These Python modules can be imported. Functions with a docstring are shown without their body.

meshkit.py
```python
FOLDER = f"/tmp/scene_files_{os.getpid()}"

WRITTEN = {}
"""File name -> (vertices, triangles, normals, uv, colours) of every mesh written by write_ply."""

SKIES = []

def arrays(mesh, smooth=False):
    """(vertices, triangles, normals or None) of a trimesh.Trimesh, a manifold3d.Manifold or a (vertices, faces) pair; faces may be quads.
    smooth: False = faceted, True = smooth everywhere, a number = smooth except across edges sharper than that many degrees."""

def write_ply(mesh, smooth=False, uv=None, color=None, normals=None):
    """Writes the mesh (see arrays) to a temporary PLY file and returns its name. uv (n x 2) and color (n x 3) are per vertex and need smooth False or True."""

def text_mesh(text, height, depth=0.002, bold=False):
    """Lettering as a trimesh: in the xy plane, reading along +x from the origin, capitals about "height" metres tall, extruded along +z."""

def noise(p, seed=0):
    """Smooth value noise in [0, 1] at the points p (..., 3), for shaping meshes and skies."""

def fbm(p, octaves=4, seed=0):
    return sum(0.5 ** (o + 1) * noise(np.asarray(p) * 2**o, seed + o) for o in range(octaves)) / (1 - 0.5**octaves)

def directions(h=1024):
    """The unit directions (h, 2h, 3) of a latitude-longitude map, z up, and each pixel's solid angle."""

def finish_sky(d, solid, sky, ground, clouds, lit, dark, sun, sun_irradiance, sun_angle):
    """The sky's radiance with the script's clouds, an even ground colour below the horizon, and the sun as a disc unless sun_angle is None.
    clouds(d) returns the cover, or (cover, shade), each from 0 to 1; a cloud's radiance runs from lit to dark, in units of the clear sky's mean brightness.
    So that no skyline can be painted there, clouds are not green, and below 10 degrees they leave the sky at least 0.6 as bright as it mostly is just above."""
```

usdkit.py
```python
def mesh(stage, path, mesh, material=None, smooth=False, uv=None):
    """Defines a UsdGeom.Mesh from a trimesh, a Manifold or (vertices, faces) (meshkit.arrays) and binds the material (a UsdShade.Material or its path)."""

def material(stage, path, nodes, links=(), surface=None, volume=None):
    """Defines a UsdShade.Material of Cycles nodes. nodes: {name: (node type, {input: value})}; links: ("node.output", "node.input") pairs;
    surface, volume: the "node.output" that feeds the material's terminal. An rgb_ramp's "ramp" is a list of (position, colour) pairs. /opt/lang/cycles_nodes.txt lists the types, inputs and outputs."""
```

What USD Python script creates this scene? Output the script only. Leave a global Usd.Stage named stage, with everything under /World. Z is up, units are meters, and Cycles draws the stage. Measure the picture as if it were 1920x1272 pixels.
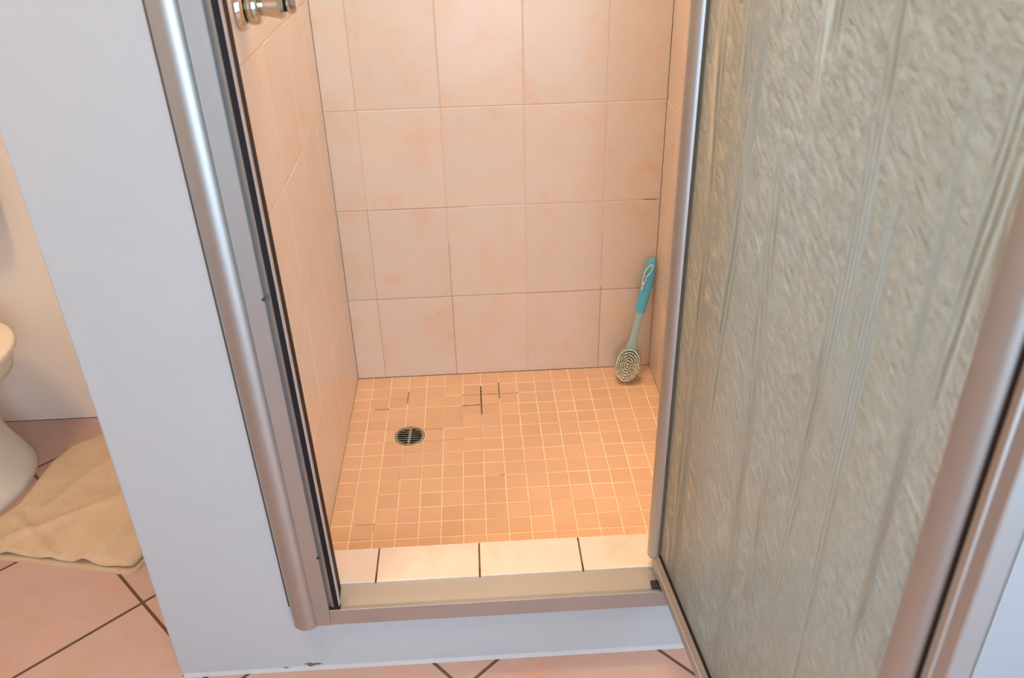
import math, random
import numpy as np
import trimesh
import shapely.geometry as sg
from shapely import affinity
import usdkit, meshkit
from pxr import Usd, UsdGeom, UsdLux, UsdShade, Gf, Sdf, Vt

stage = Usd.Stage.CreateInMemory()
UsdGeom.SetStageUpAxis(stage, UsdGeom.Tokens.z)
UsdGeom.SetStageMetersPerUnit(stage, 1.0)
UsdGeom.Xform.Define(stage, '/World')
UsdGeom.Scope.Define(stage, '/World/Looks')
ZF = 0.10          # bathroom floor lies this far below the shower floor; modelling heights count from the shower floor

# ------------------------------------------------------------------ camera
CAM = np.array([0.2733, -2.0299, 1.2849 + ZF]); YAW, PITCH, ROLL, FPX = 0.0416, 0.5257, -0.0252, 1592.8
fw = np.array([math.sin(YAW) * math.cos(PITCH), math.cos(YAW) * math.cos(PITCH), -math.sin(PITCH)])
r0 = np.array([math.cos(YAW), -math.sin(YAW), 0.0]); u0 = np.cross(r0, fw)
rt = math.cos(ROLL) * r0 + math.sin(ROLL) * u0
up = -math.sin(ROLL) * r0 + math.cos(ROLL) * u0
cam = UsdGeom.Camera.Define(stage, '/World/camera')
cam.CreateHorizontalApertureAttr(36.0); cam.CreateVerticalApertureAttr(36.0 * 1272 / 1920)
cam.CreateFocalLengthAttr(36.0 * FPX / 1920)
cam.CreateClippingRangeAttr(Gf.Vec2f(0.01, 100))
cam.CreateFStopAttr(5.6); cam.CreateFocusDistanceAttr(1.9)
cam.AddTransformOp().Set(Gf.Matrix4d(*rt, 0, *up, 0, *(-fw), 0, *CAM, 1))
cam.GetPrim().CreateAttribute('exposure', Sdf.ValueTypeNames.Float).Set(0.17)

# ------------------------------------------------------------------ light
def light_at(l, loc, rot=(0, 0, 0)):
    l.AddTranslateOp().Set(Gf.Vec3d(*loc)); l.AddRotateXYZOp().Set(Gf.Vec3f(*rot)); return l
win = UsdLux.RectLight.Define(stage, '/World/window_daylight')      # daylight through the tall window behind the camera
win.CreateWidthAttr(1.7); win.CreateHeightAttr(1.45); win.CreateColorAttr(Gf.Vec3f(0.60, 0.80, 1.0)); win.CreateIntensityAttr(5.6)
light_at(win, (0.80, -2.93, 1.0), (90, 0, 0))
lamp = UsdLux.SphereLight.Define(stage, '/World/shower_lamp')        # warm ceiling lamp over the shower
lamp.CreateRadiusAttr(0.07); lamp.CreateColorAttr(Gf.Vec3f(1.0, 0.91, 0.66)); lamp.CreateIntensityAttr(195)
light_at(lamp, (0.20, -0.46, 2.98))
lamp2 = UsdLux.SphereLight.Define(stage, '/World/bathroom_lamp')       # warm fill lamp added out of view, left of the viewer, brightening the right wall
lamp2.CreateRadiusAttr(0.18); lamp2.CreateColorAttr(Gf.Vec3f(1.0, 0.72, 0.46)); lamp2.CreateIntensityAttr(43)
light_at(lamp2, (-0.72, -1.55, 2.85))

# ------------------------------------------------------------------ helpers
counts = {}
def numbered(parent, name):
    k = counts.get((parent, name), 0); counts[(parent, name)] = k + 1
    return f'{parent}/{name}' + (f'_{k:03d}' if k else '')
LOC = {}
def put(prim, label=None, cat=None, group=None, kind=None):
    for k, v in (('label', label), ('category', cat), ('group', group), ('kind', kind)):
        if v: prim.SetCustomDataByKey(k, v)
    return prim
def thing(name, label, cat, loc, kind=None, group=None):
    path = numbered('/World', name); x = UsdGeom.Xform.Define(stage, path)
    loc = np.asarray(loc, float); x.AddTranslateOp().Set(Gf.Vec3d(*(loc + [0, 0, ZF]))); LOC[path] = loc
    put(x.GetPrim(), label, cat, group, kind); return path
def obj(name, mesh, mat, parent='/World', smooth=False, label=None, cat=None, kind=None, group=None):
    """one Mesh prim; mesh given in modelling coordinates (shower floor = 0)"""
    path = numbered(parent, name)
    v, f = (np.asarray(mesh.vertices), np.asarray(mesh.faces)) if isinstance(mesh, trimesh.Trimesh) else (np.asarray(mesh[0], float), np.asarray(mesh[1], int))
    root = '/'.join(parent.split('/')[:3])
    off = -LOC[root] if root in LOC else np.array([0, 0, ZF])
    if f.shape[1] == 4: f = np.vstack([f[:, [0, 1, 2]], f[:, [0, 2, 3]]])
    m = usdkit.mesh(stage, path, trimesh.Trimesh(v + off, f, process=False), mat, smooth=smooth)
    put(m.GetPrim(), label, cat, group, kind); return path
cat_ = trimesh.util.concatenate
def box(x0, x1, y0, y1, z0, z1, c=0.0):
    if c <= 0:
        b = trimesh.creation.box((x1 - x0, y1 - y0, z1 - z0)); b.apply_translation(((x0 + x1) / 2, (y0 + y1) / 2, (z0 + z1) / 2)); return b
    pts = []
    for sx in (0, 1):
        for sy in (0, 1):
            for sz in (0, 1):
                X, Y, Z = (x0, x1)[sx], (y0, y1)[sy], (z0, z1)[sz]
                dx, dy, dz = c * (1 - 2 * sx), c * (1 - 2 * sy), c * (1 - 2 * sz)
                pts += [(X + dx, Y + dy, Z), (X + dx, Y, Z + dz), (X, Y + dy, Z + dz)]
    return trimesh.convex.convex_hull(np.array(pts))
def extrude(poly, h):
    return trimesh.creation.extrude_polygon(poly, h, engine='earcut')
def prism(poly2, a, b, O, U, V, N):
    """polygon in the (U,V) plane at O swept along N from a to b"""
    P = poly2 if isinstance(poly2, sg.Polygon) else sg.Polygon(poly2)
    m = extrude(sg.polygon.orient(P), b - a); q = m.vertices
    m.vertices = np.asarray(O) + np.outer(q[:, 0], U) + np.outer(q[:, 1], V) + np.outer(q[:, 2] + a, N)
    m.fix_normals(); return m
def lathe(prof, O, axis, seg=40):
    """profile of (radius, height) turned about axis from O"""
    m = trimesh.creation.revolve(np.array(prof, float), sections=seg)
    a = np.asarray(axis, float); a = a / np.linalg.norm(a)
    m.apply_transform(trimesh.geometry.align_vectors([0, 0, 1], a)); m.apply_translation(O); m.fix_normals(); return m
def tube(path, r, seg=8, closed=False):
    P = np.asarray(path, float); n = len(P); T = np.gradient(P, axis=0); T /= np.linalg.norm(T, axis=1)[:, None]
    ref = np.array([0, 0, 1.0]) if abs(T[0][2]) < .9 else np.array([1.0, 0, 0])
    V, F = [], []; u = np.cross(ref, T[0]); u /= np.linalg.norm(u)
    R = r if np.ndim(r) else np.full(n, r)
    for i in range(n):
        u = u - T[i] * (u @ T[i]); u /= np.linalg.norm(u); w = np.cross(T[i], u)
        for k in range(seg):
            a = 2 * math.pi * k / seg; V.append(P[i] + R[i] * (math.cos(a) * u + math.sin(a) * w))
    for i in range(n - 1):
        for k in range(seg):
            a, b = i * seg + k, i * seg + (k + 1) % seg; F.append((a, b, b + seg, a + seg))
    c0, c1 = len(V), len(V) + 1; V += [P[0], P[-1]]; F = [(a, b, c) for q in F for (a, b, c) in ((q[0], q[1], q[2]), (q[0], q[2], q[3]))]
    for k in range(seg):
        F.append((c0, (k + 1) % seg, k)); F.append((c1, (n - 1) * seg + k, (n - 1) * seg + (k + 1) % seg))
    m = trimesh.Trimesh(np.array(V), np.array(F), process=False); m.fix_normals(); return m
def spline(pts, n):
    from scipy.interpolate import CubicSpline
    p = np.asarray(pts, float); t = np.linspace(0, 1, len(p)); return CubicSpline(t, p)(np.linspace(0, 1, n))
def tile(u0, u1, v0, v1, O, U, V, N, t=.006, c=.0012, proud=0.0, tilt=(0, 0)):
    """a glazed tile: flat face with chamfered edges; face in the plane O + uU + vV, body behind it (against N)"""
    q = [(u0, v0), (u1, v0), (u1, v1), (u0, v1)]; qi = [(u0 + c, v0 + c), (u1 - c, v0 + c), (u1 - c, v1 - c), (u0 + c, v1 - c)]
    cu, cv = (u0 + u1) / 2, (v0 + v1) / 2; P = []
    for lst, d in ((qi, 0.0), (q, -c * .8), (q, -t)):
        for (a, b) in lst: P.append(np.asarray(O) + a * np.asarray(U) + b * np.asarray(V) + (d + proud + (tilt[0] * (a - cu) + tilt[1] * (b - cv)) * (d > -t)) * np.asarray(N))
    F = [(0, 1, 2), (0, 2, 3)]
    for k in range(4):
        j = (k + 1) % 4
        for s in (0, 4): F += [(s + 4 + k, s + 4 + j, s + j), (s + 4 + k, s + j, s + k)]
    F += [(11, 10, 9), (11, 9, 8)]
    m = trimesh.Trimesh(np.array(P), np.array(F), process=False)
    if np.dot(np.cross(U, V), N) < 0: m.invert()
    return m
def poly_tile(P, top, t, c, O, U, V, N):
    """tile of any convex-ish outline with a chamfered edge"""
    I = P.buffer(-c, join_style=2); ms = []
    for p, a, b in ((P, top - t, top - c), (I, top - t, top)):
        for g in getattr(p, 'geoms', [p]):
            if g.area > 1e-6: ms.append(prism(g, a, b, O, U, V, N))
    return cat_(ms)
X, Y, Z = np.eye(3)

# ------------------------------------------------------------------ materials
def lin(r, g, b):
    return tuple(((c / 255) / 12.92 if c / 255 <= .04045 else ((c / 255 + .055) / 1.055) ** 2.4) for c in (r, g, b))
def M(name, nodes, links, surface='p.BSDF', volume=None):
    return usdkit.material(stage, '/World/Looks/' + name, nodes, links, surface=surface, volume=volume)
def plain(name, col, rough=.5, metal=0.0, **kw):
    return M(name, {'p': ('principled_bsdf', {'base_color': col, 'roughness': rough, 'metallic': metal, **kw})}, [])
def mottled_tile(name, ramp, scale=9.0, rough=.28, tone=.06, bump=.03):
    return M(name, {
        'tc': ('texture_coordinate', {}), 'oi': ('object_info', {}),
        'of': ('vector_math', {'math_type': 'multiply_add', 'vector2': (1, 1, 1)}),
        'rv': ('combine_xyz', {}), 'rm': ('math', {'math_type': 'multiply', 'value2': 37.0}),
        'n': ('noise_texture', {'scale': scale, 'detail': 5.0, 'roughness': .58, 'distortion': .4}),
        'n2': ('noise_texture', {'scale': scale * 6, 'detail': 3.0, 'roughness': .6}),
        'mx': ('mix_float', {'fac': .22}),
        'r': ('rgb_ramp', {'ramp': ramp}),
        'tone': ('map_range', {'from_min': 0, 'from_max': 1, 'to_min': 1 - tone, 'to_max': 1 + tone * .4}),
        'h': ('hsv', {}), 'b': ('bump', {'strength': bump, 'distance': .004}),
        'p': ('principled_bsdf', {'roughness': rough, 'specular_ior_level': .45})},
        [('oi.random', 'rm.value1'), ('rm.value', 'rv.x'), ('rm.value', 'rv.y'), ('tc.object', 'of.vector1'), ('rv.vector', 'of.vector3'),
         ('of.vector', 'n.vector'), ('of.vector', 'n2.vector'), ('n.fac', 'mx.a'), ('n2.fac', 'mx.b'), ('mx.result', 'r.fac'),
         ('oi.random', 'tone.value'), ('tone.result', 'h.value'), ('r.color', 'h.color'), ('h.color', 'p.base_color'),
         ('n.fac', 'b.height'), ('b.normal', 'p.normal')])
wall_tile_mat = mottled_tile('peach_wall_tile', [(.28, lin(231, 207, 194)), (.45, lin(230, 211, 195)), (.56, lin(231, 207, 188)), (.72, lin(232, 197, 168))], 11.0, .24, .04)
sill_tile_mat = mottled_tile('pale_peach_sill_tile', [(.30, lin(236, 205, 190)), (.5, lin(238, 214, 196)), (.70, lin(236, 196, 166))], 8.0, .3)
mosaic_mat = mottled_tile('salmon_mosaic_tile', [(.30, lin(232, 188, 158)), (.5, lin(230, 182, 148)), (.7, lin(232, 186, 148))], 14.0, .42, .07)
floor_tile_mat = mottled_tile('pink_beige_floor_tile', [(.30, lin(196, 152, 136)), (.47, lin(190, 160, 150)), (.58, lin(188, 154, 142)), (.72, lin(202, 138, 114))], 5.0, .34)
def grout_mat(name, clean, stain_shaded, rough=.85):
    return M(name, {'a': ('attribute', {'attribute': 'stain_shade'}), 'tc': ('texture_coordinate', {}),
                    'n': ('noise_texture', {'scale': 60.0, 'detail': 4.0}), 'nr': ('map_range', {'from_min': .3, 'from_max': .7, 'to_min': .75, 'to_max': 1.25}),
                    'mu': ('math', {'math_type': 'multiply', 'use_clamp': True}),
                    'm': ('mix_color', {'a': clean, 'b': stain_shaded}), 'p': ('principled_bsdf', {'roughness': rough})},
             [('tc.object', 'n.vector'), ('n.fac', 'nr.value'), ('nr.result', 'mu.value2'), ('a.fac', 'mu.value1'), ('mu.value', 'm.fac'), ('m.result', 'p.base_color')])
mosaic_grout_mat = grout_mat('cream_floor_grout', lin(246, 222, 176), lin(74, 46, 24))
wall_grout_mat = grout_mat('beige_wall_grout', lin(236, 206, 184), lin(80, 56, 40))
sill_grout_mat = grout_mat('brown_sill_grout', lin(120, 84, 62), lin(60, 36, 24))
floor_grout_mat = grout_mat('dark_brown_floor_grout', lin(104, 78, 58), lin(60, 40, 30))
def plaster(name, col, bump=.12, scale=35.0, dirt=None):
    nodes = {'tc': ('texture_coordinate', {}), 'n': ('noise_texture', {'scale': scale, 'detail': 6.0, 'roughness': .6}),
             'n2': ('noise_texture', {'scale': scale * .12, 'detail': 3.0}), 'ad': ('math', {'math_type': 'multiply_add', 'value2': 3.0}),
             'b': ('bump', {'strength': bump, 'distance': .006}), 'p': ('principled_bsdf', {'base_color': col, 'roughness': .62, 'specular_ior_level': .3})}
    links = [('tc.object', 'n.vector'), ('tc.object', 'n2.vector'), ('n2.fac', 'ad.value1'), ('n.fac', 'ad.value3'), ('ad.value', 'b.height'), ('b.normal', 'p.normal')]
    return M(name, nodes, links)
plaster_mat = plaster('white_painted_plaster', lin(179, 182, 186), .2)
rough_plaster_mat = plaster('white_brushed_plaster', lin(236, 224, 212), .3, 26.0)
ceiling_mat = plain('white_ceiling_paint', lin(232, 230, 228), .8)
def aluminium(name, col=(.47, .475, .475), rough=.46):
    return plain(name, col, rough, 1.0)
alu_mat = aluminium('satin_aluminium')
alu_plate_mat = aluminium('worn_threshold_aluminium', (.47, .46, .45), .5)
rubber_mat = plain('black_rubber', (.010, .006, .007), .65, specular_ior_level=.25)
grime_rubber_mat = plain('grimy_grey_rubber', lin(74, 72, 62), .55)
lip_reflection_mat = plain('pale_lip_reflection', lin(188, 174, 172), .4)  # pale colour painted in for the reflection on the aluminium lip
dark_steel_mat = plain('dark_steel', (.05, .05, .055), .4, .6)
chrome_mat = plain('worn_chrome', (.66, .63, .57), .13, 1.0)
drain_mat = plain('tarnished_chrome', lin(190, 186, 170), .25, 1.0)
pit_mat = plain('dark_drain_pit', (.012, .013, .010), .6)
ceramic_mat = plain('white_glazed_ceramic', lin(222, 214, 200), .12)
seat_mat = plain('ivory_toilet_seat', lin(250, 230, 204), .25)
blue_mat = M('translucent_blue_plastic', {'p': ('principled_bsdf', {'base_color': lin(96, 196, 232), 'roughness': .25, 'transmission_weight': .15, 'ior': 1.45})}, [])
pale_blue_mat = M('clear_pale_blue_plastic', {'p': ('principled_bsdf', {'base_color': lin(190, 222, 228), 'roughness': .25, 'transmission_weight': .35, 'ior': 1.4})}, [])
head_mat = plain('clear_grey_green_plastic', lin(142, 160, 148), .25)
bristle_mat = plain('cream_bristles', lin(250, 244, 222), .6)
cord_mat = plain('cream_cord', lin(238, 222, 190), .8)
towel_mat = M('tan_terry_towelling', {'tc': ('texture_coordinate', {}), 'n': ('noise_texture', {'scale': 420.0, 'detail': 2.0}), 'n2': ('noise_texture', {'scale': 14.0, 'detail': 4.0}),
              'r': ('rgb_ramp', {'ramp': [(.3, lin(230, 196, 158)), (.7, lin(240, 210, 172))]}), 'b': ('bump', {'strength': 1.0, 'distance': .006}),
              'p': ('principled_bsdf', {'roughness': .95, 'sheen_weight': .25})},
             [('tc.object', 'n.vector'), ('tc.object', 'n2.vector'), ('n2.fac', 'r.fac'), ('r.color', 'p.base_color'), ('n.fac', 'b.height'), ('b.normal', 'p.normal')])
towel_hem_mat = plain('pale_towel_hem', lin(206, 176, 148), .9)
dirt_mat = plain('brown_dirt', lin(120, 92, 70), .9)

# ------------------------------------------------------------------ the setting
XL, XR = -.0767, .7453                      # tiled side walls of the shower
TOP = 2.98
ROWS = [0.0, .2466] + [.2466 + .2519 * k for k in range(1, 11)]
rng = random.Random(5)
def grid_plane(O, U, V, u0, u1, v0, v1, step, stain_shade=None):
    nu, nv = max(2, int((u1 - u0) / step) + 1), max(2, int((v1 - v0) / step) + 1)
    u, v = np.meshgrid(np.linspace(u0, u1, nu), np.linspace(v0, v1, nv), indexing='ij')
    P = np.asarray(O) + u.ravel()[:, None] * np.asarray(U) + v.ravel()[:, None] * np.asarray(V)
    i = np.arange(nu * nv).reshape(nu, nv); F = np.stack([i[:-1, :-1], i[1:, :-1], i[1:, 1:], i[:-1, 1:]], -1).reshape(-1, 4)
    return P, F, u.ravel(), v.ravel()
def stain_shaded(path, s):
    UsdGeom.PrimvarsAPI(stage.GetPrimAtPath(path)).CreatePrimvar('stain_shade', Sdf.ValueTypeNames.FloatArray, 'vertex').Set(Vt.FloatArray.FromNumpy(np.asarray(s, np.float32)))
def stain_shade_of(u, v, marks):
    s = np.zeros_like(u)
    for (a0, b0, a1, b1, r, k) in marks:                 # a stroke from (a0,b0) to (a1,b1), half width r, darkness k
        d = np.array([a1 - a0, b1 - b0]); L = max(d @ d, 1e-9); t = np.clip(((u - a0) * d[0] + (v - b0) * d[1]) / L, 0, 1)
        q = np.hypot(u - a0 - t * d[0], v - b0 - t * d[1]); s = np.maximum(s, k * np.clip(1.6 - q / r, 0, 1))
    return s
def tiled_wall(name, label, O, U, V, N, cols, rows, back, marks, step=.006, gap=.0022, zmax_detail=1.35):
    t = thing(name, label, 'wall', O, kind='structure')
    obj('wall_core', back, plaster_mat, t)
    P, F, u, v = grid_plane(np.asarray(O) - .0012 * np.asarray(N), U, V, cols[0], cols[-1], rows[0], min(rows[-1], zmax_detail), step)
    if np.dot(np.cross(U, V), N) < 0: F = F[:, ::-1]
    g = obj('grout', (P, F), wall_grout_mat, t); stain_shaded(g, stain_shade_of(u, v, marks))
    if rows[-1] > zmax_detail:
        P, F, u, v = grid_plane(np.asarray(O) - .0012 * np.asarray(N), U, V, cols[0], cols[-1], zmax_detail, rows[-1], .1)
        if np.dot(np.cross(U, V), N) < 0: F = F[:, ::-1]
        stain_shaded(obj('grout', (P, F), wall_grout_mat, t), 0 * u)
    for i in range(len(cols) - 1):
        for j in range(len(rows) - 1):
            h = gap / 2
            a, b = (0 if i == 0 else h), (0 if i == len(cols) - 2 else h)
            obj('wall_tile', tile(cols[i] + a, cols[i + 1] - b, rows[j] + h, rows[j + 1] - h, O, U, V, N, t=.0055,
                proud=rng.uniform(-.0003, .0003), tilt=(rng.uniform(-.002, .002), rng.uniform(-.002, .002))), wall_tile_mat, t)
    return t
rows = ROWS + [TOP]
back_marks = [(.5985, .40, .5965, .335, .0022, .9), (.70, .497, .735, .497, .002, .8), (.6, 0, .6, .25, .0018, .55), (.6, .25, .605, .25, .003, .9),
              (.4, 0, .4, .25, .0018, .3), (.2, 0, .2, .25, .0018, .42), (0, 0, 0, .5, .0018, .32), (-.075, .2466, .745, .2466, .0018, .42), (-.075, .4985, .25, .4985, .0016, .35),
              (0, .75, 0, 1.1, .0014, .25), (.2, .25, .2, .4, .0014, .3), (.743, .0, .743, .2, .0025, .9)]
tiled_wall('wall_back', 'shower back wall of mottled peach tiles facing the open door', (0, 0, 0), X, Z, -Y, [XL, 0, .2, .4, .6, XR], rows,
           box(-.3366, 1.75, .0055, .10, -ZF, TOP), back_marks)
tiled_wall('wall_left', 'left side wall of the shower in orange-peach tiles under the tap', (XL, 0, 0), -Y, Z, X, [0.001, .1, .3, .5, .7, .845], rows,
           box(-.3366, XL - .0055, -.845, .0055, -ZF, TOP), [(.001, 0, .001, .05, .002, .6)])
tiled_wall('wall_right', 'narrow strip of right shower wall behind the back brush', (XR, 0, 0), -Y, Z, -X, [0.001, .105, .305, .505, .705, .845], rows,
           box(XR + .0055, .86, -.845, .0055, -ZF, TOP), [(.105, .03, .105, .16, .0025, .9), (.001, 0, .001, .28, .0025, .9), (.085, .60, .085, .66, .0015, .5)])

# front wall: one plastered plane with the shower opening cut in it, pier on the left
yF = -.893
outer = sg.Polygon([(-.3360, -ZF), (1.745, -ZF), (1.745, TOP), (-.3500, TOP), (-.3430, .98), (-.3366, .51)])
hole = sg.box(-.0560, .058, .700, 1.93)
fr = thing('wall_front', 'white plastered wall and pier around the shower opening', 'wall', (0, yF, -ZF), kind='structure')
pm = prism(sg.Polygon(outer.exterior, [hole.exterior]).buffer(-.006).buffer(.006), 0, .048, (0, yF, 0), X, Z, Y)
obj('plaster_face', pm, plaster_mat, fr)
obj('plaster_face', tube([(-.3355 - .0002, yF + .006, -ZF), (-.3362, yF + .006, .5), (-.3425, yF + .006, .98), (-.3495, yF + .006, TOP)], .006, 10), plaster_mat, fr, smooth=True)
bead_poly = [(0, 0), (-.005, 0), (-.0035, .002), (-.0012, .005), (0, .007)]
obj('paint_bead', prism(bead_poly, -.334, 1.74, (0, yF, -ZF), Y, Z, X), plaster_mat, fr)
def splat(cx, cz, w, h, seed):
    a = np.linspace(0, 2 * math.pi, 26, endpoint=False); r = 1 + .35 * np.sin(3 * a + seed) + .2 * np.sin(7 * a + seed * 2)
    return prism([(cx + w * r[k] * math.cos(a[k]), cz + h * r[k] * math.sin(a[k])) for k in range(26)], 0, .0006, (0, yF - .0002, 0), X, Z, -Y)
obj('dirt_mark', splat(-.085, -.088, .013, .004, 1), dirt_mat, fr, label='brown dirt mark at the foot of the white wall')
obj('dirt_mark', splat(-.135, -.095, .008, .0025, 2), dirt_mat, fr)
# curb under the sill tiles
sl = thing('shower_curb', 'raised shower sill topped with a row of pale peach tiles', 'sill', (0, -.751, 0), kind='structure')
obj('curb_core', box(XL, XR, -.845, -.752, -ZF, .0645), plaster_mat, sl)
P, F, u, v = grid_plane((0, -.7512, .0700), X, -Y, XL, XR, 0, .0885, .004); F = F[:, ::-1]
stain_shaded(obj('grout', (P, F), sill_grout_mat, sl), stain_shade_of(u, v, [(a, .07, a, .088, .003, .9) for a in (.0495, .2495, .4495, .6495)] + [(.4495, 0, .4495, .006, .003, .9), (.6495, .02, .6495, .088, .002, .8)]))  # outer joint ends darkened to paint in the shadow at the tile edge
sj = [XL, .0495, .2495, .4495, .6495, XR]
for i in range(5):
    obj('sill_tile', tile(sj[i] + .0017, sj[i + 1] - .0017, 0, .0898, (0, -.7510, .072), X, -Y, Z, t=.0075, c=.001, proud=rng.uniform(-.0003, .0003)), sill_tile_mat, sl)
obj('sill_riser', box(XL, XR, -.7522, -.7490, 0, .066), sill_tile_mat, sl)

# shower floor of mosaic tiles round the drain
sf = thing('shower_floor', 'shower floor of small salmon mosaic tiles with cream grout', 'floor', (0, 0, 0), kind='structure')
DR = np.array([.0808, -.2817]); DRR = .0395
obj('floor_bed', prism(sg.box(XL, -.752, XR, 0).difference(sg.Point(*DR).buffer(DRR - .001, 24)), -.06, -.006, (0, 0, 0), X, Y, Z), plaster_mat, sf)
P, F, u, v = grid_plane((0, 0, -.0010), X, -Y, XL, XR, 0, .752, .004); F = F[:, ::-1]
jx = [XL] + [-.0311 + .0494 * k for k in range(16)] + [XR]
jy = [0.0] + [.0581 + .0494 * k for k in range(15)]
jy = [a for a in jy if a < .745] + [.752]
cx = lambda k: -.0311 + .0494 * k; cy = lambda r: .0581 + .0494 * (r - 1)
mk = [(cx(6), .070, cx(6), .20, .0035, 1.0), (cx(7), .055, cx(7), .13, .003, .85), (cx(5), cy(2), cx(8), cy(2), .0028, .85), (cx(5), cy(3), cx(6), cy(3), .003, 1.0), (cx(6), cy(3), cx(7), cy(3), .002, .5),
      (cx(2), .08, cx(2), .13, .003, .9), (cx(1), cy(2), cx(2), cy(2), .002, .45), (cx(0) + .016, cy(3), cx(1), cy(3), .003, .95), (cx(3), cy(2), cx(4) , cy(2), .002, .4),
      (cx(3), cy(4), cx(5), cy(4), .002, .5), (cx(1), cy(4), cx(3), cy(4), .0018, .35), (cx(3), cy(5), cx(3) + .045, cy(5), .0025, .7), (cx(1), cy(6), cx(2), cy(6), .002, .5), (cx(3), cy(6), cx(5), cy(6), .002, .45),
      (cx(0) + .01, cy(12), cx(1), cy(12), .002, .7), (cx(1), cy(12), cx(1), cy(12.4), .0018, .5), (cx(7) - .01, cy(9), cx(7) - .003, cy(9), .0025, .9),
      (cx(5), cy(3), cx(5), cy(7), .0018, .28), (cx(6), cy(4), cx(6), cy(7), .0018, .3), (cx(2), cy(6), cx(2), cy(9), .0018, .25), (cx(3), cy(5), cx(3), cy(9), .0018, .22), (cx(4), cy(1), cx(4), cy(5), .0018, .25),
      (cx(2), cy(7), cx(4), cy(7), .0018, .3), (cx(4), cy(1), cx(5), cy(1), .0018, .3)]
srng = np.random.RandomState(3)
for k in range(26):                                     # lightly dirtied lengths of grout running across the floor
    r, c = srng.randint(4, 14), srng.randint(0, 13); mk.append((cx(c), cy(r), cx(c + srng.randint(1, 3)), cy(r), .0018, srng.uniform(.12, .32)))
hole_d = np.hypot(P[:, 0] - DR[0], P[:, 1] - DR[1])
keep = (hole_d[F] > DRR - .004).all(1)
stain_shaded(obj('grout', (P, F[keep]), mosaic_grout_mat, sf), stain_shade_of(u, v, mk))
disc = sg.Point(*DR).buffer(DRR + .0015, 24)
for i in range(len(jx) - 1):
    for j in range(len(jy) - 1):
        g = .0016
        a0, a1, b0, b1 = jx[i] + g + rng.uniform(-.0005, .0005), jx[i + 1] - g + rng.uniform(-.0005, .0005), jy[j] + g + rng.uniform(-.0005, .0005), jy[j + 1] - g + rng.uniform(-.0005, .0005)
        cell = sg.box(a0, -b1, a1, -b0)
        if cell.intersects(disc):
            c2 = cell.difference(disc)
            if isinstance(c2, sg.MultiPolygon): c2 = max(c2.geoms, key=lambda q: q.area)
            if c2.area > 3e-5: obj('mosaic_tile', poly_tile(c2, 0, .005, .0008, (0, 0, 0), X, Y, Z), mosaic_mat, sf)
        else:
            obj('mosaic_tile', tile(a0, a1, b0, b1, (0, 0, 0), X, -Y, Z, t=.005, c=.0009, proud=rng.uniform(-.0003, .0004), tilt=(rng.uniform(-.004, .004), rng.uniform(-.004, .004))), mosaic_mat, sf)

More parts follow.
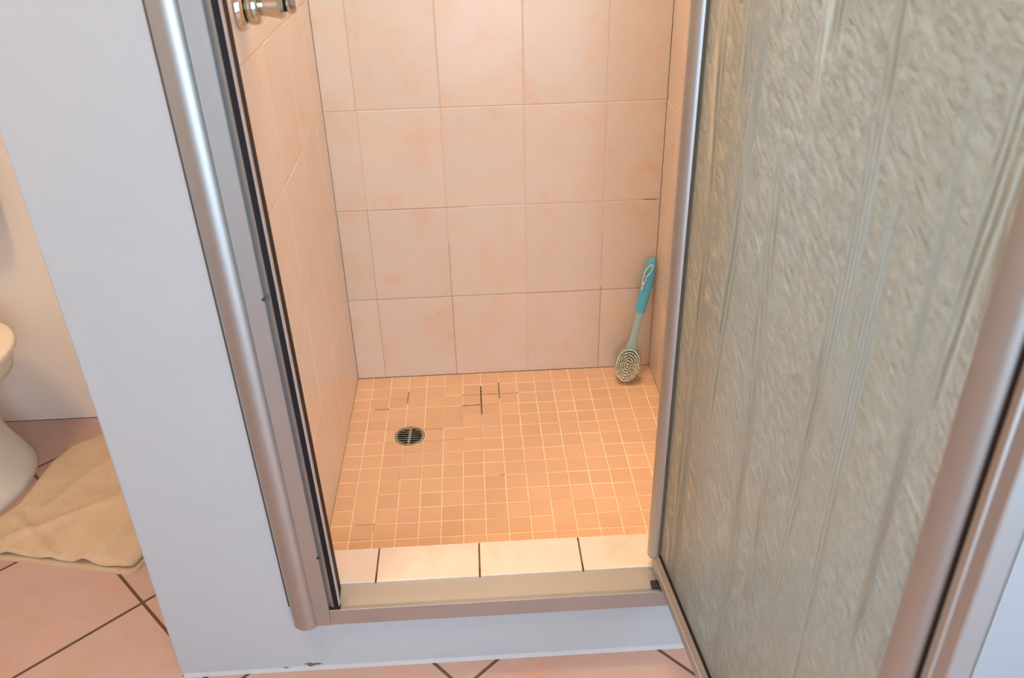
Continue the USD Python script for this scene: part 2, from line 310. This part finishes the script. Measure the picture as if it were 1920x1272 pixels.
# bathroom floor: large tiles laid diagonally
bf = thing('floor', 'bathroom floor of large pinkish tiles laid diagonally with dark grout', 'floor', (0, -1.4, -ZF), kind='structure')
obj('floor_slab', box(-1.5, 1.75, -3.0, .02, -ZF - .12, -ZF - .006), plaster_mat, bf)
P, F, u, v = grid_plane((0, 0, -ZF - .0015), X, Y, -1.5, 1.745, -2.98, .019, .05)
stain_shaded(obj('grout', (P, F), floor_grout_mat, bf), .4 * meshkit.noise(np.stack([u * 9, v * 9, 0 * u], -1)))
T = .3285; ang = math.radians(-47.6); ea = np.array([math.cos(ang), math.sin(ang)]); eb = np.array([-math.sin(ang), math.cos(ang)]); o = np.array([-.4775, -.6960])
room = sg.box(-1.495, -2.97, 1.74, yF - .001).union(sg.box(-1.495, -2.97, -.338, .018))
for i in range(-9, 10):
    for j in range(-9, 10):
        q = [o + (i + a) * T * ea + (j + b) * T * eb for a, b in ((0, 0), (1, 0), (1, 1), (0, 1))]
        pq = sg.Polygon(q).buffer(-.0034, join_style=2).intersection(room)
        for g in getattr(pq, 'geoms', [pq]):
            if g.area > 4e-4: obj('floor_tile', poly_tile(g, -ZF, .006, .0009, (0, 0, 0), X, Y, Z), floor_tile_mat, bf)

obj('wall_far', box(-1.56, -.3366, .02, .12, -ZF, TOP), rough_plaster_mat, kind='structure', cat='wall', label='plain plastered wall behind the toilet at the far left')
obj('wall_toilet_side', box(-1.62, -1.50, -3.0, .02, -ZF, TOP), rough_plaster_mat, kind='structure', cat='wall', label='plastered side wall left of the toilet')
obj('wall_side', box(1.75, 1.87, -3.0, 0.0, -ZF, TOP), plaster_mat, kind='structure', cat='wall', label='white side wall at the right end of the bathroom')
obj('wall_return', box(1.05, 1.75, -1.145, yF + .001, -ZF, TOP), plaster_mat, kind='structure', cat='wall', label='white wall stepping forward at the lower right, beyond the open door')
obj('wall_rear', box(-1.62, 1.87, -3.12, -3.0, -ZF, TOP), plaster_mat, kind='structure', cat='wall', label='white bathroom wall behind the viewer holding the window')
obj('ceiling', box(-1.62, 1.87, -3.12, .12, TOP, TOP + .1), ceiling_mat, kind='structure', cat='ceiling', label='white ceiling above the bathroom and shower')
wf = thing('window_1', 'bathroom window behind the viewer, with white frame', 'window', (.80, -3.0, .9), kind='structure')
for (a, b, c, d) in ((-.10, 1.70, .22, .27), (-.10, 1.70, 1.73, 1.78), (-.10, -.055, .27, 1.73), (1.655, 1.70, .27, 1.73)):
    obj('frame_bar', box(a, b, -3.0, -2.94, c - ZF, d - ZF, .004), ceiling_mat, wf)

# ------------------------------------------------------------------ shower frame
fm = thing('shower_enclosure', 'satin aluminium frame fixed round the shower opening', 'shower frame', (.33, -.905, .031))
LEAN = .0165
def lean(m, z0=.03):
    m = m.copy(); m.vertices[:, 0] -= LEAN * (m.vertices[:, 2] - z0); return m
arc = [(-.0794 - .0218 * math.cos(a), -.9005 - .0145 * math.sin(a) + .0018 * math.cos(a)) for a in np.linspace(0.05, math.pi - .25, 18)]
cover = [(-.1012, yF + .0003)] + arc + [(-.0578, -.9055), (-.0316, -.9055), (-.0306, -.9045), (-.0306, yF + .0003)]
def zprism(poly, z0, z1): return prism(poly, z0, z1, (0, 0, 0), X, Y, Z)
ZT = 1.90
obj('cover_profile', lean(zprism(cover, .031, ZT)), alu_mat, fm, smooth=35)
obj('jamb_channel', lean(zprism([(-.0306, -.848), (-.0306, -.8985), (-.0290, -.9000), (-.0210, -.9035), (-.0198, -.9020), (-.0198, -.848)], .0685, ZT)), alu_mat, fm, smooth=35)
obj('rubber_gasket', lean(zprism([(-.0198, -.850), (-.0200, -.9020), (-.0195, -.9040), (-.0128, -.9020), (-.0122, -.898), (-.0150, -.850)], .0695, ZT)), rubber_mat, fm)
obj('jamb_lip', lean(zprism([(-.0122, -.890), (-.0123, -.9005), (-.0108, -.9005), (-.0106, -.890)], .0695, ZT)), lip_reflection_mat, fm)
obj('wall_seal', lean(zprism([(-.1065, yF + .0002), (-.1060, yF - .002), (-.1012, yF - .004), (-.1012, yF + .0002)], .075, ZT)), grime_rubber_mat, fm)  # thin dark strip along the left edge of the cover
for z, dx in ((.718, 0.0), (.2014, 0.0)):
    obj('screw', lean(lathe([(0, .0), (.0032, .0), (.0030, .0012), (.0, .0016)], (-.0312, -.9045, z), (0, -1, 0), 16)), dark_steel_mat, fm, label='dark screw in the jamb')
# threshold: flat plate on the sill and the rail face in front
obj('threshold_plate', box(-.0300, .698, -.9030, -.8412, .0585, .0680, .0006), alu_plate_mat, fm)
rail_prof = [(-.8945, .0682), (-.9045, .0690), (-.9052, .0684), (-.9052, .0318), (-.9045, .0310), (-.8945, .0310)]
obj('bottom_rail', prism(rail_prof, -.0306, .725, (0, 0, 0), Y, Z, X), alu_mat, fm)
obj('corner_plug', box(-.0300, -.0105, -.9040, -.893, .0682, .0745, .001), rubber_mat, fm)
obj('pivot_block', box(.5715, .60, -.8975, -.8815, .0682, .0765, .0012), dark_steel_mat, fm, label='small dark pivot block on the threshold')
obj('cover_profile', zprism([(.760, yF + .0003), (.760, -.9055), (.700, -.9055), (.700, -.905), (.685, -.905), (.685, -.848), (.6995, -.848), (.6995, yF + .0003)], .0685, ZT), alu_mat, fm)
obj('top_rail', box(-.125, .745, -.905, yF + .0002, ZT, ZT + .05, .001), alu_mat, fm)

# ------------------------------------------------------------------ shower door, swung open towards the viewer
phi = math.atan(.09); e = np.array([math.sin(phi), -math.cos(phi), 0.0]); n = np.array([-math.cos(phi), -math.sin(phi), 0.0])
D0 = np.array([.5915, -.850, 0.0])
dr = thing('shower_door', 'open shower door of bark-textured obscure glass in aluminium framing', 'shower door', D0 + [0, 0, .086])
def dprism(poly, z0, z1): return prism(poly, z0, z1, D0, e, n, Z)     # (along door, towards viewer's left), swept up
DT = 1.86
half = [(-.0125 - .0185 * math.cos(a), .0005 + .0165 * math.sin(a)) for a in np.linspace(0.0, math.pi, 20)]
stile = half + [(.006, -.006), (.004, -.016), (-.028, -.016), (-.031, -.006)]
obj('hinge_stile', dprism(stile, .100, DT), alu_mat, dr, smooth=35)
obj('rubber_gasket', dprism([(.0055, -.002), (.0055, .0030), (.0118, .0022), (.0130, .0004), (.0130, -.002)], .112, DT), grime_rubber_mat, dr)
rail = [(-.016, .086), (.0120, .086), (.0125, .0870), (.0125, .1020), (.0112, .1035), (.0098, .1042), (.0090, .1055), (.0012, .1140), (0.0, .1150), (-.016, .115)]
obj('bottom_rail', prism(rail, .004, .66, D0, n, Z, e), alu_mat, dr)
obj('rubber_gasket', prism([(-.001, .1150), (.0030, .1150), (.0018, .1205), (-.001, .1215)], .012, .655, D0, n, Z, e), rubber_mat, dr)
obj('top_rail', prism([(-.016, DT - .03), (.012, DT - .03), (.012, DT), (-.016, DT)], .004, .66, D0, n, Z, e), alu_mat, dr)
so = [(.655, -.016), (.655, .0035), (.657, .0100), (.6600, .0135), (.6630, .0145)] + [(.6640 + .0285 * math.sin(a) ** .9, -.0125 + .027 * math.cos(a)) for a in np.linspace(.12, 1.42, 16)] + [(.6925, -.012), (.6925, -.016)]
obj('outer_stile', dprism(so, .086, DT), alu_mat, dr, smooth=35)
obj('magnet_seal', dprism([(.6925, -.010), (.6925, .0030), (.7035, .0030), (.7035, -.010)], .086, DT), rubber_mat, dr)
obj('seal_carrier', dprism([(.7035, -.014), (.7035, .0085), (.713, .0105), (.7145, .0085), (.727, .0075), (.7285, .006), (.7285, -.014)], .086, DT), alu_mat, dr)
# glass with its bark relief (procedural)
cs, sn = math.cos(phi), math.sin(phi)
glass_nodes = {
    'g': ('geometry', {}),
    'dx': ('vector_math', {'math_type': 'dot_product', 'vector2': tuple(e)}),          # metres along the door
    'sz': ('separate_xyz', {}),
    'uv': ('combine_xyz', {'y': 0.0}),
    # big cathedral figure: height field whose contour lines make the bark lines
    'm1': ('mapping', {'scale': (5.5, 1, .62)}), 'nA': ('noise_texture', {'scale': 1.0, 'detail': 1.5, 'roughness': .45}),
    'm2': ('mapping', {'scale': (34, 1, 6.0)}), 'nB': ('noise_texture', {'scale': 1.0, 'detail': 3.0, 'roughness': .6}),
    'fA': ('math', {'math_type': 'multiply', 'value2': 190.0}), 'fU': ('math', {'math_type': 'multiply_add', 'value2': 620.0}),
    'fB': ('math', {'math_type': 'multiply_add', 'value2': 6.0}), 'sA0': ('math', {'math_type': 'sine'}), 'sA': ('math', {'math_type': 'multiply', 'value2': .55}),
    # bundles of long lines against zones of slanting strokes
    'm3': ('mapping', {'scale': (19, 1, 1.3)}), 'nM': ('noise_texture', {'scale': 1.0, 'detail': 1.0}),
    'mk': ('map_range', {'range_type': 'smoothstep', 'from_min': .53, 'from_max': .60, 'to_min': 0.0, 'to_max': 1.0, 'clamp': True}),
    'm4': ('mapping', {'rotation': (0, math.radians(-33), 0), 'scale': (1, 1, 1)}), 'm5': ('mapping', {'scale': (34, 1, 190)}),
    'nS': ('noise_texture', {'scale': 1.0, 'detail': 2.0, 'roughness': .55, 'distortion': .5}),
    'sB': ('map_range', {'from_min': .42, 'from_max': .66, 'to_min': -.35, 'to_max': .9, 'clamp': True}),
    'mixh': ('mix_float', {}), 'fine': ('noise_texture', {'scale': 420.0, 'detail': 2.0}), 'ad': ('math', {'math_type': 'multiply_add', 'value2': .25}),
    'b': ('bump', {'strength': .9, 'distance': .0030}),
    'gl': ('principled_bsdf', {'base_color': (.97, .985, .86), 'roughness': .16, 'transmission_weight': 1.0, 'ior': 1.48, 'specular_ior_level': .5}),
    'df': ('diffuse_bsdf', {'color': lin(228, 232, 224)}), 'tl': ('translucent_bsdf', {'color': lin(240, 244, 226)}),
    'mf': ('mix_closure', {'fac': .5}), 'mg': ('mix_closure', {'fac': .18})}
glass_links = [('g.position', 'dx.vector1'), ('g.position', 'sz.vector'), ('dx.value', 'uv.x'), ('sz.z', 'uv.z'),
    ('uv.vector', 'm1.vector'), ('m1.vector', 'nA.vector'), ('uv.vector', 'm2.vector'), ('m2.vector', 'nB.vector'),
    ('nA.fac', 'fA.value1'), ('dx.value', 'fU.value1'), ('fA.value', 'fU.value3'), ('nB.fac', 'fB.value1'), ('fU.value', 'fB.value3'), ('fB.value', 'sA0.value1'), ('sA0.value', 'sA.value1'),
    ('uv.vector', 'm3.vector'), ('m3.vector', 'nM.vector'), ('nM.fac', 'mk.value'),
    ('uv.vector', 'm4.vector'), ('m4.vector', 'm5.vector'), ('m5.vector', 'nS.vector'), ('nS.fac', 'sB.value'),
    ('mk.result', 'mixh.fac'), ('sB.result', 'mixh.a'), ('sA.value', 'mixh.b'), ('uv.vector', 'fine.vector'), ('fine.fac', 'ad.value1'), ('mixh.result', 'ad.value3'),
    ('ad.value', 'b.height'), ('b.normal', 'gl.normal'), ('b.normal', 'df.normal'), ('b.normal', 'tl.normal'),
    ('df.BSDF', 'mf.closure1'), ('tl.BSDF', 'mf.closure2'), ('gl.BSDF', 'mg.closure1'), ('mf.closure', 'mg.closure2')]
glass_mat = M('bark_obscure_glass', glass_nodes, glass_links, surface='mg.closure')
obj('glass_pane', dprism([(.002, -.005), (.66, -.005), (.66, 0), (.002, 0)], .112, DT - .02), glass_mat, dr, label='obscure bark-textured glass pane')

# ------------------------------------------------------------------ drain
dn = thing('floor_drain', 'round slotted metal drain set in the mosaic shower floor', 'drain', (DR[0], DR[1], 0))
ring = sg.Point(0, 0).buffer(.0385, 32).difference(sg.Point(0, 0).buffer(.0335, 32))
obj('ring', prism(ring, -.012, .0012, (*DR, 0), X, Y, Z), drain_mat, dn)
dsk = sg.Point(0, 0).buffer(.0336, 32); slots = []
for k in range(-3, 4):
    yk = k * .0090
    for s in (-1, 1): slots.append(sg.box(min(s * .0035, s * .031), yk - .0032, max(s * .0032, s * .031), yk + .0032).intersection(sg.Point(0, 0).buffer(.031, 32)))
from shapely.ops import unary_union
gr = affinity.rotate(dsk.difference(unary_union(slots)), -3)
obj('grate', cat_([prism(g, -.0026, -.0008, (*DR, 0), X, Y, Z) for g in getattr(gr, 'geoms', [gr])]), drain_mat, dn)
obj('cup', lathe([(0, -.035), (.030, -.035), (.0335, -.02), (.0335, -.004), (.0325, -.004), (.029, -.019), (0, -.033)], (*DR, 0), Z), pit_mat, dn)

# ------------------------------------------------------------------ back brush leaning in the corner
B = np.array([.6585, -.0800, .0035]); Tp = np.array([.7325, -.0180, .3420]); A = Tp - B; Lb = np.linalg.norm(A); A = A / Lb
view = np.array([-.12, -.93, .45]); nB = view - A * (view @ A); nB /= np.linalg.norm(nB); sB = np.cross(A, nB)
if sB[0] < 0: sB = -sB
bb = thing('back_brush', 'blue-handled bath brush with cream bristles leaning in the shower corner', 'brush', B)
def flat_rod(stations, k=18):
    """stations: (distance along the brush, half width, half thickness, offset along the face normal)"""
    V, F = [], []
    for (s, w, t, q) in stations:
        for i in range(k):
            a = 2 * math.pi * i / k; ca, sa = math.cos(a), math.sin(a)
            x = w * np.sign(ca) * abs(ca) ** .75; y = t * np.sign(sa) * abs(sa) ** .75
            V.append(B + A * s + sB * x + nB * (y + q))
    m = len(stations)
    for j in range(m - 1):
        for i in range(k):
            a, b = j * k + i, j * k + (i + 1) % k; F += [(a, b, b + k), (a, b + k, a + k)]
    V += [np.mean(V[:k], 0), np.mean(V[(m - 1) * k:m * k], 0)]
    for i in range(k): F += [(m * k, (i + 1) % k, i), (m * k + 1, (m - 1) * k + i, (m - 1) * k + (i + 1) % k)]
    mm = trimesh.Trimesh(np.array(V), np.array(F), process=False); mm.fix_normals(); return mm
L = Lb
hc, ha, hb = .053, .052, .0345
head = [(hc + ha * math.sin(t), max(hb * math.cos(t), .0008), .0065 * max(math.cos(t), .12) ** .4, 0) for t in np.linspace(-math.pi / 2, math.pi / 2 - .38, 24)]
sec = head[-1][0]
st = [(sec - .004, .0150, .0055, 0), (sec + .008, .0120, .0055, 0), (sec + .022, .0098, .0055, 0), (sec + .05, .0095, .0055, 0), (sec + .085, .0105, .0058, 0), (L - .150, .0120, .0060, 0)]
gp = [(L - .152, .0122, .0062, 0), (L - .12, .0138, .0068, 0), (L - .08, .0152, .0072, 0), (L - .045, .0152, .0070, 0), (L - .02, .0132, .0066, 0), (L - .008, .0100, .0058, 0), (L - .002, .0060, .0042, 0), (L, .0015, .0015, 0)]
obj('head', flat_rod(head, 28), head_mat, bb, smooth=40, label='clear oval brush head')
obj('neck', flat_rod(st), pale_blue_mat, bb, smooth=40)
obj('handle', flat_rod(gp), blue_mat, bb, smooth=40, label='bright blue handle grip')
br = []; brng = random.Random(9)
for ringk, (fr_, cnt) in enumerate(((.10, 5), (.25, 12), (.40, 20), (.55, 28), (.70, 36), (.85, 44))):
    for i in range(cnt):
        a = 2 * math.pi * (i + .5 * (ringk % 2)) / cnt; x, y = (hb - .002) * fr_ * math.sin(a), (ha - .003) * fr_ * math.cos(a)
        p0 = B + A * (hc + y) + sB * x + nB * .005; d = nB * .017 + sB * (x * .12 + brng.uniform(-.0008, .0008)) + A * (y * .10 + brng.uniform(-.0008, .0008))
        br.append(tube([p0, p0 + d * .5, p0 + d], [.0019, .0021, .0017], 6))
obj('bristles', cat_(br), bristle_mat, bb, kind='stuff', label='rings of cream bristle tufts')
hp = B + A * (L - .014) + nB * .0075
def on(s, x, q=.0085): return B + A * (L - s) + sB * x + nB * q
cd = cat_([tube(spline([on(.016, .004, .009), on(.032, .003, .0105), on(.042, -.001, .011), on(.050, -.006, .011), on(.060, -.0065, .0115), on(.070, -.010, .012)], 40), .0016, 8),
           tube(spline([on(.016, .004, .009), on(.020, -.004, .0105), on(.035, -.0115, .011), on(.055, -.0135, .0115), on(.070, -.010, .012)], 40), .0016, 8),
           tube(spline([on(.070, -.010, .012), on(.078, -.0085, .011), on(.086, -.0075, .0105)], 12), .0016, 8),
           tube(spline([on(.070, -.010, .012), on(.079, -.0115, .011), on(.090, -.0105, .0105)], 12), .0016, 8)])
obj('cord', cd, cord_mat, bb, smooth=True)
kn = trimesh.creation.icosphere(subdivisions=2, radius=.0042); kn.apply_translation(on(.070, -.010, .012)); obj('knot', kn, cord_mat, bb, smooth=True)

# ------------------------------------------------------------------ shower tap on the left wall
tp0 = np.array([XL, -.62, 1.084]); tx = np.array([1.0, .02, 0.0])
tp = thing('shower_tap', 'chrome shower tap on the tiled wall beside the frame, cut by the top edge', 'tap', tp0)
obj('flange', lathe([(0, 0), (.0385, 0), (.0400, .003), (.0385, .009), (.033, .013), (0, .013)], tp0, tx), chrome_mat, tp, smooth=35)
obj('body', lathe([(0, .012), (.024, .012), (.0300, .016), (.0315, .023), (.0300, .031), (.026, .035), (0, .035)], tp0, tx), chrome_mat, tp, smooth=50)
obj('handle', lathe([(0, .034), (.0170, .034), (.0185, .037), (.0232, .062), (.0236, .066), (.0205, .071), (.016, .072), (0, .072)], tp0, tx, 48), chrome_mat, tp, smooth=35)
obj('seal_ring', lathe([(0, .072), (.0135, .072), (.0135, .076), (0, .076)], tp0, tx), rubber_mat, tp)  # black ring painted in for the shaded gap between handle and cap
obj('cap', lathe([(0, .075), (.0155, .075), (.0170, .078), (.0168, .084), (.0130, .089), (0, .090)], tp0, tx), chrome_mat, tp, smooth=35)

# ------------------------------------------------------------------ folded towel mat beside the toilet
tw = thing('bath_mat', 'crumpled tan towel mat folded double on the floor beside the toilet', 'mat', (-.70, -.35, -ZF))
plan = [(-.775, -.085), (-.842, -.132), (-.866, -.195), (-.872, -.27), (-.880, -.37), (-.915, -.43), (-.93, -.50), (-.90, -.535), (-.79, -.553), (-.646, -.586), (-.540, -.612), (-.520, -.606), (-.508, -.573), (-.505, -.50), (-.50, -.35), (-.50, -.16), (-.52, -.08), (-.62, -.065)]
def smooth_poly(pts, n=160, r=.012):
    P = sg.Polygon(pts).buffer(-r).buffer(2 * r).buffer(-r); return P
lower = smooth_poly(plan)
def sheet(P, step, top, thick):
    """a cloth sheet over the plan P with upper surface top(x, y)"""
    x0, y0, x1, y1 = P.bounds
    import shapely
    gx, gy = np.meshgrid(np.arange(x0, x1 + step, step), np.arange(y0, y1 + step, step), indexing='ij')
    pts = np.stack([gx.ravel(), gy.ravel()], 1); ins = shapely.contains_xy(P.buffer(-step * .55), pts[:, 0], pts[:, 1]); pts = pts[ins]
    edge = np.array([P.exterior.interpolate(d).coords[0] for d in np.arange(0, P.exterior.length, step)])
    allp = np.vstack([pts, edge]); from scipy.spatial import Delaunay
    tri = Delaunay(allp).simplices; cen = allp[tri].mean(1); tri = tri[shapely.contains_xy(P, cen[:, 0], cen[:, 1])]
    a, b, c = allp[tri[:, 0]], allp[tri[:, 1]], allp[tri[:, 2]]; ar = (b[:, 0] - a[:, 0]) * (c[:, 1] - a[:, 1]) - (b[:, 1] - a[:, 1]) * (c[:, 0] - a[:, 0])
    tri = np.where((ar > 0)[:, None], tri, tri[:, ::-1]); N = len(allp); zt = top(allp[:, 0], allp[:, 1])
    ed = np.arange(len(pts), N); zt[ed] -= thick * .25
    V = np.vstack([np.c_[allp, zt], np.c_[allp, zt - thick]]); F = [*tri, *(tri[:, ::-1] + N)]
    for k in range(len(ed)):
        i, j = ed[k], ed[(k + 1) % len(ed)]; F += [(j, i, i + N), (j, i + N, j + N)]
    m = trimesh.Trimesh(V, np.array(F), process=False); m.fix_normals(); return m
z0 = -ZF
obj('lower_fold', sheet(lower, .014, lambda x, y: z0 + .0075 + .0012 * meshkit.noise(np.stack([x * 60, y * 60, 0 * x], -1)), .0072), towel_mat, tw, smooth=50)
upper = sg.Polygon(plan).buffer(-.006)
def front(x): return np.interp(x, [-.93, -.79, -.646, -.54, -.5], [-.52, -.553, -.586, -.612, -.59])
def tops(x, y):
    d = y - front(x)                                         # distance back from the front edge
    q = z0 + .0165 + .006 * meshkit.fbm(np.stack([x * 11, y * 11, 0 * x], -1), 3, 4) + .0015 * meshkit.noise(np.stack([x * 70, y * 70, 0 * x], -1), 8)
    for cx_, w, h, l, sk in ((-.640, .020, .016, .10, .35), (-.820, .022, .012, .06, -.3), (-.548, .030, .010, .05, .2)):
        q = q + h * np.exp(-((x - cx_ - sk * d) / w) ** 2) * np.exp(-np.clip(d, 0, 1) / l)
    for (ax, ay, bx, by, w, h) in ((-.60, -.57, -.54, -.30, .013, .011), (-.84, -.50, -.62, -.36, .016, .010), (-.80, -.40, -.70, -.20, .018, .009), (-.72, -.56, -.86, -.42, .012, .008), (-.68, -.14, -.50, -.24, .014, .012)):
        dv = np.array([bx - ax, by - ay]); t = np.clip(((x - ax) * dv[0] + (y - ay) * dv[1]) / (dv @ dv), 0, 1)
        q = q + h * np.exp(-(np.hypot(x - ax - t * dv[0], y - ay - t * dv[1]) / w) ** 2)
    return q
obj('upper_fold', sheet(upper, .008, tops, .006), towel_mat, tw, smooth=60)

# ------------------------------------------------------------------ toilet at the left edge
tc = np.array([-1.024, -.262])
tl = thing('toilet', 'white toilet at the left edge beside the towel mat', 'toilet', (tc[0], tc[1], -ZF))
def loft(secs, k=48, cap=True):
    """secs: (z, centre y, half width, front half length, back half length)"""
    V, F = [], []
    for (z, cy_, a, bf_, bb_) in secs:
        for i in range(k):
            t = 2 * math.pi * i / k; s = math.sin(t); V.append((tc[0] + a * math.cos(t), cy_ + (bb_ if s > 0 else bf_) * s, z))
    m = len(secs)
    for j in range(m - 1):
        for i in range(k):
            a, b = j * k + i, j * k + (i + 1) % k; F += [(a, b, b + k), (a, b + k, a + k)]
    V += [np.mean(V[:k], 0), np.mean(V[(m - 1) * k:m * k], 0)]
    for i in range(k): F += [(m * k, (i + 1) % k, i), (m * k + 1, (m - 1) * k + i, (m - 1) * k + (i + 1) % k)]
    mm = trimesh.Trimesh(np.array(V), np.array(F), process=False); mm.fix_normals(); return mm
cy0 = tc[1]
obj('pedestal', loft([(-.1, cy0, .126, .20, .17), (-.085, cy0, .126, .20, .17), (-.055, cy0, .108, .185, .16), (-.02, cy0, .082, .16, .15), (.02, cy0, .066, .145, .14), (.10, cy0, .064, .14, .15), (.14, cy0, .075, .15, .16)]), ceramic_mat, tl, smooth=50)
obj('bowl', loft([(.12, cy0, .070, .15, .16), (.17, cy0, .105, .19, .17), (.22, cy0, .166, .245, .172), (.258, cy0, .178, .255, .175), (.268, cy0, .178, .255, .175), (.268, cy0, .13, .21, .13), (.20, cy0, .10, .16, .10), (.12, cy0, .04, .06, .05)]), ceramic_mat, tl, smooth=50)
obj('seat', loft([(.268, cy0, .183, .262, .176), (.276, cy0, .190, .268, .180), (.286, cy0, .190, .268, .180), (.293, cy0, .182, .260, .174), (.293, cy0, .132, .205, .128), (.284, cy0, .124, .196, .122), (.268, cy0, .126, .198, .124)]), seat_mat, tl, smooth=50)
obj('flush_pipe', tube([(tc[0] - .05, -.03, .20), (tc[0] - .05, -.035, .36), (tc[0] - .05, -.035, .54)], .02, 14), ceramic_mat, tl, smooth=True)
obj('cistern', box(tc[0] - .17, tc[0] + .13, -.095, .018, .52, .86, .02), ceramic_mat, tl)
obj('cistern_lid', box(tc[0] - .178, tc[0] + .138, -.103, .019, .86, .89, .008), ceramic_mat, tl)
